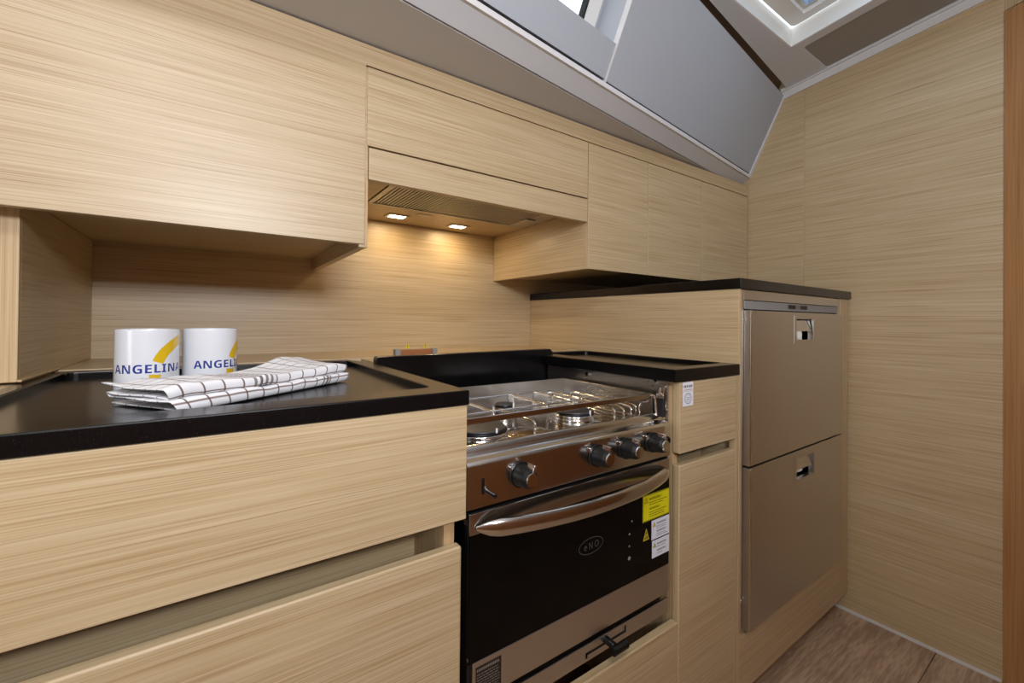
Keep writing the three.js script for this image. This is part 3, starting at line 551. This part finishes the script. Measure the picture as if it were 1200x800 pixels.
  put('warning_sticker', 0.8195, 0.8825, -0.5345, -0.4955, sheet(320, 210, (k, w, h) => { k.fillStyle = '#e2e4ee'; k.fillRect(0, 0, w, h); warn(k, 44, 62, 52); k.fillStyle = '#2b2c34'; k.font = 'bold 34px sans-serif'; k.fillText('WARNING !', 88, 66); lines(k, 88, 94, 1, 210, 22); k.font = 'bold 32px sans-serif'; k.fillText('WARNING !', 88, 146); lines(k, 88, 176, 1, 130, 22); }), 'white warning sticker');
  put('hot_surface_mark', 0.7865, 0.8105, -0.489, -0.459, sheet(128, 150, (k, w, h) => { k.clearRect(0, 0, w, h); k.fillStyle = '#cdbb2a'; k.beginPath(); k.moveTo(64, 8); k.lineTo(122, 140); k.lineTo(6, 140); k.closePath(); k.fill(); k.fillStyle = '#14120a'; k.beginPath(); k.moveTo(64, 34); k.lineTo(102, 127); k.lineTo(26, 127); k.closePath(); k.fill(); k.strokeStyle = '#cdbb2a'; k.lineWidth = 8; for (const x of [50, 64, 78]) { k.beginPath(); k.moveTo(x, 116); k.bezierCurveTo(x - 12, 100, x + 12, 90, x, 72); k.stroke(); } }), 'yellow triangle mark', GZ, true);
  put('maker_logo', 0.59, 0.662, -0.466, -0.431, sheet(360, 176, (k, w, h) => { k.clearRect(0, 0, w, h); k.strokeStyle = '#3c3c3c'; k.lineWidth = 8; k.beginPath(); k.ellipse(w / 2, h / 2, 168, 78, 0, 0, 7); k.stroke(); k.fillStyle = '#444444'; k.font = '92px sans-serif'; k.textAlign = 'center'; k.fillText('e', w / 2 - 78, h / 2 + 32); k.fillText('N', w / 2 - 4, h / 2 + 32); k.fillText('O', w / 2 + 78, h / 2 + 32); }), 'grey oval maker logo', GZ, true);
  put('data_plate', 0.3605, 0.411, -0.628, -0.5735, sheet(220, 240, (k, w, h) => { k.fillStyle = '#15110e'; k.fillRect(0, 0, w, h); k.fillStyle = '#8f8378'; for (let q = 10; q < 200; q += 15) k.fillRect(q, 16, 9, 20); for (let i = 0; i < 9; i++) { let q = 10; while (q < 195) { const d = 6 + rnd() * 28; k.fillRect(q, 56 + i * 20, Math.min(d, 205 - q), 6); q += d + 6; } } k.strokeStyle = '#8f8378'; k.strokeRect(3, 3, w - 6, h - 6); }), 'dark engraved data plate', CF + 0.001);
  for (let i = 0; i < 4; i++) part('vent_dot', cyl(0.742 + (i === 0 ? 0.008 : 0), -0.432 - i * 0.026, GZ, i === 3 ? 0.004 : 0.002, 0.001), M.grey, door);
  // lower rail, slot and lever
  const rail = part('base_rail', bx(CX0 + 0.011, CX1 - 0.001, -0.679, -0.6455, CF - 0.006, CF - 0.001, 0.0012), M.brushed, c, 'brushed steel rail under the oven door');
  part('slot', merge([bx(0.615, 0.735, -0.666, -0.661, CF - 0.0012, CF - 0.0004, 0), bx(0.615, 0.62, -0.672, -0.661, CF - 0.0012, CF - 0.0004, 0), bx(0.73, 0.735, -0.661, -0.652, CF - 0.0012, CF - 0.0004, 0)]), M.rubber, rail);
  part('lever', merge([cyl(0.672, -0.656, CF + 0.012, 0.0075, 0.026), cyl(0.684, -0.662, CF + 0.026, 0.0085, 0.04, 'x')]), M.black, rail, 'black locking lever');
  part('side_screw', cyl(CX0 + 0.003, -0.335, CF - 0.012, 0.004, 0.006), M.chrome, c); part('side_screw', cyl(CX0 + 0.005, -0.556, CF - 0.0015, 0.0035, 0.003), M.chrome, c);
  // hob
  const hob = part('hob', bx(CX0 + 0.004, CX1 - 0.006, -0.236, -0.229, -0.972, CF - 0.036, 0.002), M.steel, c);
  part('back_wall', bx(CX0 + 0.004, CX1 - 0.011, -0.231, -0.171, -0.978, -0.9755, 0.001), M.brushed, hob);
  part('side_wall', bx(CX1 - 0.0135, CX1 - 0.011, -0.231, -0.171, -0.9755, -0.655, 0.001), M.steel, hob);
  part('side_wall', bx(CX0 + 0.004, CX0 + 0.0065, -0.231, -0.171, -0.9755, -0.655, 0.001), M.steel, hob);
  const burner = (x, z, r, capR) => {
    const y = -0.229;
    const b = part('burner', lathe([[0, 0], [r * 1.04, 0], [r * 1.04, 0.004], [r * 0.98, 0.006], [r, 0.009], [r, 0.0125], [r * 0.955, 0.0135], [r * 0.955, 0.0145], [r, 0.0155], [r, 0.0195], [r * 0.95, 0.021], [0, 0.021]], x, y, z), M.chrome, hob, 'polished burner ring');
    part('burner_crown', lathe([[0, 0.021], [capR * 1.03, 0.021], [capR * 1.03, 0.024], [capR * 0.98, 0.025], [0, 0.025]], x, y, z), M.black, b);
    part('burner_cap', lathe([[0, 0.025], [capR * 0.96, 0.025], [capR * 0.96, 0.0268], [capR * 0.92, 0.028], [0, 0.0285]], x, y, z), M.burner, b, 'dark grey burner cap');
    part('spark_pin', cyl(x + 0.02 * 0.4, y + 0.024, z + r * 0.9, 0.002, 0.018, 'y'), M.white, b, 'white spark pin');
  };
  burner(0.418, -0.71, 0.057, 0.053); burner(0.68, -0.724, 0.047, 0.043); burner(0.586, -0.872, 0.03, 0.024);
  // wire pan supports
  const PY = -0.197, r = 0.0027;
  const wires = (list, name) => part(name, merge(list), M.chrome, hob, 'bent wire pan support');
  const leg = (x0, z0, x1, z1) => tube([[x0, -0.2285, z0], [x0, PY - 0.004, z0], [x0 + (x1 - x0) * 0.06, PY, z0 + (z1 - z0) * 0.06], [x0 + (x1 - x0) * 0.5, PY, z0 + (z1 - z0) * 0.5], [x1 - (x1 - x0) * 0.06, PY, z1 - (z1 - z0) * 0.06], [x1, PY - 0.004, z1], [x1, -0.2285, z1]], r);
  wires([leg(0.36, -0.79, 0.80, -0.79), leg(0.36, -0.945, 0.80, -0.945), leg(0.50, -0.95, 0.50, -0.785), leg(0.65, -0.95, 0.65, -0.785), leg(0.735, -0.95, 0.735, -0.785)], 'rear_pan_support');
  wires([leg(0.52, -0.665, 0.52, -0.785), leg(0.745, -0.66, 0.745, -0.78), leg(0.775, -0.66, 0.775, -0.93), leg(0.80, -0.66, 0.845, -0.80), leg(0.83, -0.67, 0.83, -0.9)], 'front_pan_support');
  part('floor_wires', merge([0.72, 0.75, 0.78, 0.81, 0.84].map((x) => tube([[x, -0.2262, -0.67], [x, -0.2262, -0.8], [x, -0.2262, -0.93]], 0.0022))), M.chrome, hob, 'wires of the right-hand grid');
  part('dome', lathe([[0, 0.007], [0.03, 0.006], [0.05, 0.003], [0.056, 0], [0, 0]], 0.528, -0.2288, -0.70), M.steel, hob, 'pressed oval in the hob plate');
  // fiddle rail round the hob
  const rail2 = part('fiddle_rail', merge([bx(CX0 + 0.006, 0.852, -0.1795, -0.1675, -0.648, -0.6435, 0.002), bx(CX1 - 0.0185, CX1 - 0.0145, -0.1795, -0.1675, -0.64, -0.62, 0.002)]), M.steel, c, 'polished fiddle rail');
  part('corner_clip', tube([[0.845, -0.1735, -0.646], [0.862, -0.174, -0.645], [0.866, -0.182, -0.642], [0.866, -0.205, -0.640], [0.866, -0.222, -0.638]], 0.0035), M.chrome, rail2);
  part('corner_clip', tube([[0.83, -0.22, -0.66], [0.83, -0.198, -0.66], [0.834, -0.192, -0.66], [0.852, -0.191, -0.66], [0.858, -0.187, -0.655]], 0.0025), M.chrome, rail2);
  part('corner_bumper', bx(0.8685, 0.8785, -0.2235, -0.168, -0.642, -0.622, 0.004), M.rubber, rail2, 'black rubber corner bumper');
  part('corner_bolt', merge([cyl(0.8735, -0.1635, -0.632, 0.0065, 0.01, 'y'), cyl(0.8735, -0.157, -0.632, 0.0045, 0.006, 'y')]), M.chrome, rail2);
}
{ // steel plate lining the cooker bay
  const c = thing('liner_plate', 'steel plate lining the cooker bay under the small worktop', 'plate', [0.9, -0.62, -0.85]);
  part('plate', bx(0.8985, 0.9015, -0.62, -0.142, -1.085, -0.632, 0.0008), M.brushed, c);
  part('hinge_screw', cyl(0.8955, -0.152, -0.90, 0.006, 0.006, 'x'), M.chrome, c); part('hinge_screw', cyl(0.8955, -0.156, -0.64, 0.004, 0.006, 'x'), M.chrome, c);
  part('lock_bolt', merge([cyl(0.8935, -0.149, -0.668, 0.008, 0.01, 'x'), cyl(0.8875, -0.149, -0.668, 0.0095, 0.003, 'x')]), M.chrome, c, 'polished lock bolt');
  part('stop_block', merge([cyl(0.8925, -0.205, -0.645, 0.011, 0.011, 'x'), bx(0.8875, 0.898, -0.235, -0.222, -0.66, -0.636, 0.002)]), M.chrome, c);
}

// ================================================================== MUGS AND TOWEL
const TRAY = -0.122;
const mugTex = sheet(2048, 768, (k, w, h) => {                      // full circumference by wall height; print centred on x = w / 2
  k.fillStyle = '#dcdee2'; k.fillRect(0, 0, w, h);
  const mm = w / 258, cx = w / 2, Y = (v) => h * (1 - v / 104);     // v: mm above the base
  k.strokeStyle = '#d9b21e'; k.lineWidth = 15 * mm;
  const x7 = cx + 6 * mm;
  k.beginPath(); k.moveTo(x7, Y(23)); k.lineTo(x7 + 0.5 * mm, Y(33)); k.stroke();
  k.beginPath(); k.moveTo(x7 + 4 * mm, Y(52)); k.quadraticCurveTo(x7 + 12 * mm, Y(76), x7 + 46 * mm, Y(89)); k.stroke();
  k.fillStyle = '#23398a'; k.font = 'bold ' + Math.round(18.5 * mm) + 'px sans-serif'; k.textAlign = 'center'; k.textBaseline = 'alphabetic';
  k.save(); k.translate(cx, Y(36)); const tw = k.measureText('ANGELINA').width; k.scale(102 * mm / tw, h / 104 / mm); k.fillText('ANGELINA', 0, 0); k.restore();
});
const mugMat = new THREE.MeshPhysicalMaterial({ map: mugTex, roughness: 0.15, clearcoat: 0.6, clearcoatRoughness: 0.05 });
function mug(x, z, printTurn, handleTurn, label) {
  const c = thing('mug', label, 'mug', [x, TRAY, z], 'printed white mugs');
  const R = 0.041, h = 0.104, prof = [[0, 0.003], [R - 0.006, 0.003], [R - 0.0045, 0], [R - 0.001, 0.001], [R, 0.004], [R, h - 0.0025], [R - 0.0008, h - 0.0006], [R - 0.002, h], [R - 0.0033, h - 0.001], [R - 0.0036, h - 0.004], [R - 0.0036, 0.008], [R - 0.009, 0.006], [0, 0.006]];
  const g = new THREE.LatheGeometry(prof.map(([a, b]) => new THREE.Vector2(a, b)), 64), p = g.attributes.position, uv = g.attributes.uv, np = prof.length;
  for (let i = 0; i < p.count; i++) { const j = i % np, outer = j >= 3 && j <= 6; const u = uv.getX(i); uv.setXY(i, outer ? u : 0.02, outer ? p.getY(i) / h : 0.97); }
  // lathe u = 0.5 faces -z... turn so that the print centre points along printTurn
  g.rotateY(printTurn - Math.PI); g.translate(x, TRAY + H, z);
  part('body', ni(g), mugMat, c, 'white glazed body with blue and yellow print');
  const a = handleTurn, d = [Math.sin(a), Math.cos(a)], P = (o, y) => [x + d[0] * o, TRAY + y, z + d[1] * o];
  part('handle', tube([P(R - 0.002, 0.082), P(R + 0.012, 0.084), P(R + 0.024, 0.074), P(R + 0.027, 0.055), P(R + 0.022, 0.036), P(R + 0.012, 0.026), P(R - 0.002, 0.024)], 0.0055, false, 40), M.white, c);
}
const toCam = (x, z) => Math.atan2(-x, -z);                         // heading from a point to the lens
mug(-0.089, -0.907, toCam(-0.089, -0.907) + 0.07, 2.7, 'white printed mug showing the whole blue name beside the end panel');
mug(-0.006, -0.944, toCam(-0.006, -0.944) + 0.64, 2.7, 'white printed mug with the name running off its right edge');
{ // folded tea towel
  const tw = sheet(1024, 1024, (k, w, h) => {                       // 0.40 m along by 0.70 m of folded length
    k.fillStyle = '#efeff1'; k.fillRect(0, 0, w, h); const sx = w / 0.42, sy = h / 0.75;
    k.fillStyle = 'rgba(96,74,66,0.85)';
    for (let v = 0.012; v < 0.75; v += 0.027) k.fillRect(0, v * sy, w, 0.0016 * sy);
    for (let u = 0.02; u < 0.42; u += 0.036) k.fillRect(u * sx, 0, 0.003 * sx, h);
    k.fillStyle = 'rgba(110,96,92,0.75)';
    for (const u of [0.15, 0.162, 0.174, 0.186]) k.fillRect(u * sx, 0, 0.0058 * sx, h * 0.5);
    for (const u of [0.33, 0.34, 0.35]) k.fillRect(u * sx, h * 0.5, 0.005 * sx, h * 0.5);
  });
  const prof = [];                                                  // fold seen end-on: s from the front edge backwards, h above the tray
  const arc = (s0, h0, r, a0, a1) => { for (let i = 0; i <= 8; i++) { const a = a0 + (a1 - a0) * i / 8; prof.push([s0 + r * Math.cos(a), h0 + r * Math.sin(a)]); } };
  const run = (s0, s1, h0, h1) => { for (let i = 1; i < 14; i++) prof.push([s0 + (s1 - s0) * i / 14, h0 + (h1 - h0) * i / 14]); };
  prof.push([0.165, 0.0025]); run(0.165, 0.007, 0.0025, 0.0025); arc(0.007, 0.0085, 0.006, -Math.PI / 2, -Math.PI * 1.5); run(0.007, 0.15, 0.0145, 0.0125);
  arc(0.15, 0.0155, 0.003, -Math.PI / 2, Math.PI / 2); run(0.15, 0.017, 0.0185, 0.0165); arc(0.017, 0.0225, 0.006, -Math.PI / 2, -Math.PI * 1.5); run(0.017, 0.168, 0.0285, 0.025); prof.push([0.168, 0.025]);
  const NL = 60, np = prof.length, len = [0]; for (let i = 1; i < np; i++) len.push(len[i - 1] + Math.hypot(prof[i][0] - prof[i - 1][0], prof[i][1] - prof[i - 1][1]));
  const P0 = new THREE.Vector3(-0.046, 0, -0.668), dl = new THREE.Vector3(0.270, 0, -0.215), L = dl.length(); dl.normalize();
  const dsA = new THREE.Vector3(-0.5, 0, -0.87).normalize(), dsB = new THREE.Vector3(-0.72, 0, -0.69).normalize(), wob = lattice(6, 5), wob2 = lattice(14, 9);
  const pos = [], uv = [], idx = [], thick = 0.0018;
  const pt = (i, j, off) => {
    const t = j / NL, lv = len[i] / len[np - 1];
    const nx = prof[Math.min(np - 1, i + 1)][0] - prof[Math.max(0, i - 1)][0], ny = prof[Math.min(np - 1, i + 1)][1] - prof[Math.max(0, i - 1)][1], nl = Math.hypot(nx, ny) || 1;
    let s = prof[i][0] - ny / nl * off, h = prof[i][1] + nx / nl * off;
    const layer = h / 0.03, bulge = Math.exp(-Math.pow((t - 0.86) / 0.2, 2)) * Math.pow(clamp(s / 0.16), 1.4) * 0.02 + 0.004 * Math.exp(-Math.pow((t - 0.2) / 0.2, 2));
    h = h * (1 + 0.10 * (wob(t, lv * 0.5) - 0.5)) + layer * (bulge + 0.005 * (wob2(t, lv) - 0.5)); h *= 1.15;
    const sk = 0.02 * (wob(t * 0.8, lv + 0.3) - 0.5) * layer;
    const ends = (1 - t) * (0.016 * (1 - layer) - 0.012 + 0.022 * wob(lv * 0.9, 0.37)) + t * (-0.018 * (1 - layer) + 0.012 * wob(lv, 0.7));
    const q = P0.clone().addScaledVector(dl, t * L + ends).addScaledVector(dsA.clone().lerp(dsB, t).normalize(), (s + sk) * (1 - 0.22 * t - 0.16 * Math.sin(Math.PI * t)) * 0.94);
    return [q.x, TRAY + H + Math.max(0.0006, h), q.z];
  };
  for (const side of [1, -1]) for (let i = 0; i < np; i++) for (let j = 0; j <= NL; j++) { pos.push(...pt(i, j, side * thick / 2)); uv.push(j / NL, len[i] / 0.75); }
  const N = np * (NL + 1), at = (o, i, j) => o * N + i * (NL + 1) + j;
  for (let i = 0; i < np - 1; i++) for (let j = 0; j < NL; j++) for (const o of [0, 1]) { const q = [at(o, i, j), at(o, i, j + 1), at(o, i + 1, j), at(o, i + 1, j + 1)]; o ? idx.push(q[0], q[1], q[2], q[1], q[3], q[2]) : idx.push(q[0], q[2], q[1], q[1], q[2], q[3]); }
  for (let i = 0; i < np - 1; i++) for (const [j, f] of [[0, 0], [NL, 1]]) { const q = [at(0, i, j), at(0, i + 1, j), at(1, i, j), at(1, i + 1, j)]; f ? idx.push(q[0], q[1], q[2], q[1], q[3], q[2]) : idx.push(q[0], q[2], q[1], q[1], q[2], q[3]); }
  for (let j = 0; j < NL; j++) for (const i of [0, np - 1]) idx.push(at(0, i, j), at(0, i, j + 1), at(1, i, j), at(0, i, j + 1), at(1, i, j + 1), at(1, i, j));
  const g = new THREE.BufferGeometry(); g.setAttribute('position', new THREE.Float32BufferAttribute(pos, 3)); g.setAttribute('uv', new THREE.Float32BufferAttribute(uv, 2)); g.setIndex(idx); g.computeVertexNormals();
  const weave = dataTex(256, 256, (u, v) => { const q = 128 + 50 * (linenN(u, v) - 0.5); return [q, q, q]; }, false);
  weave.repeat.set(6, 6);
  single('tea_towel', g, std({ map: tw, roughness: 0.95, bumpMap: weave, bumpScale: 0.0004, side: THREE.DoubleSide }), 'folded white tea towel with brown checks lying on the black tray', 'towel');
}
renderer.render(scene, camera);
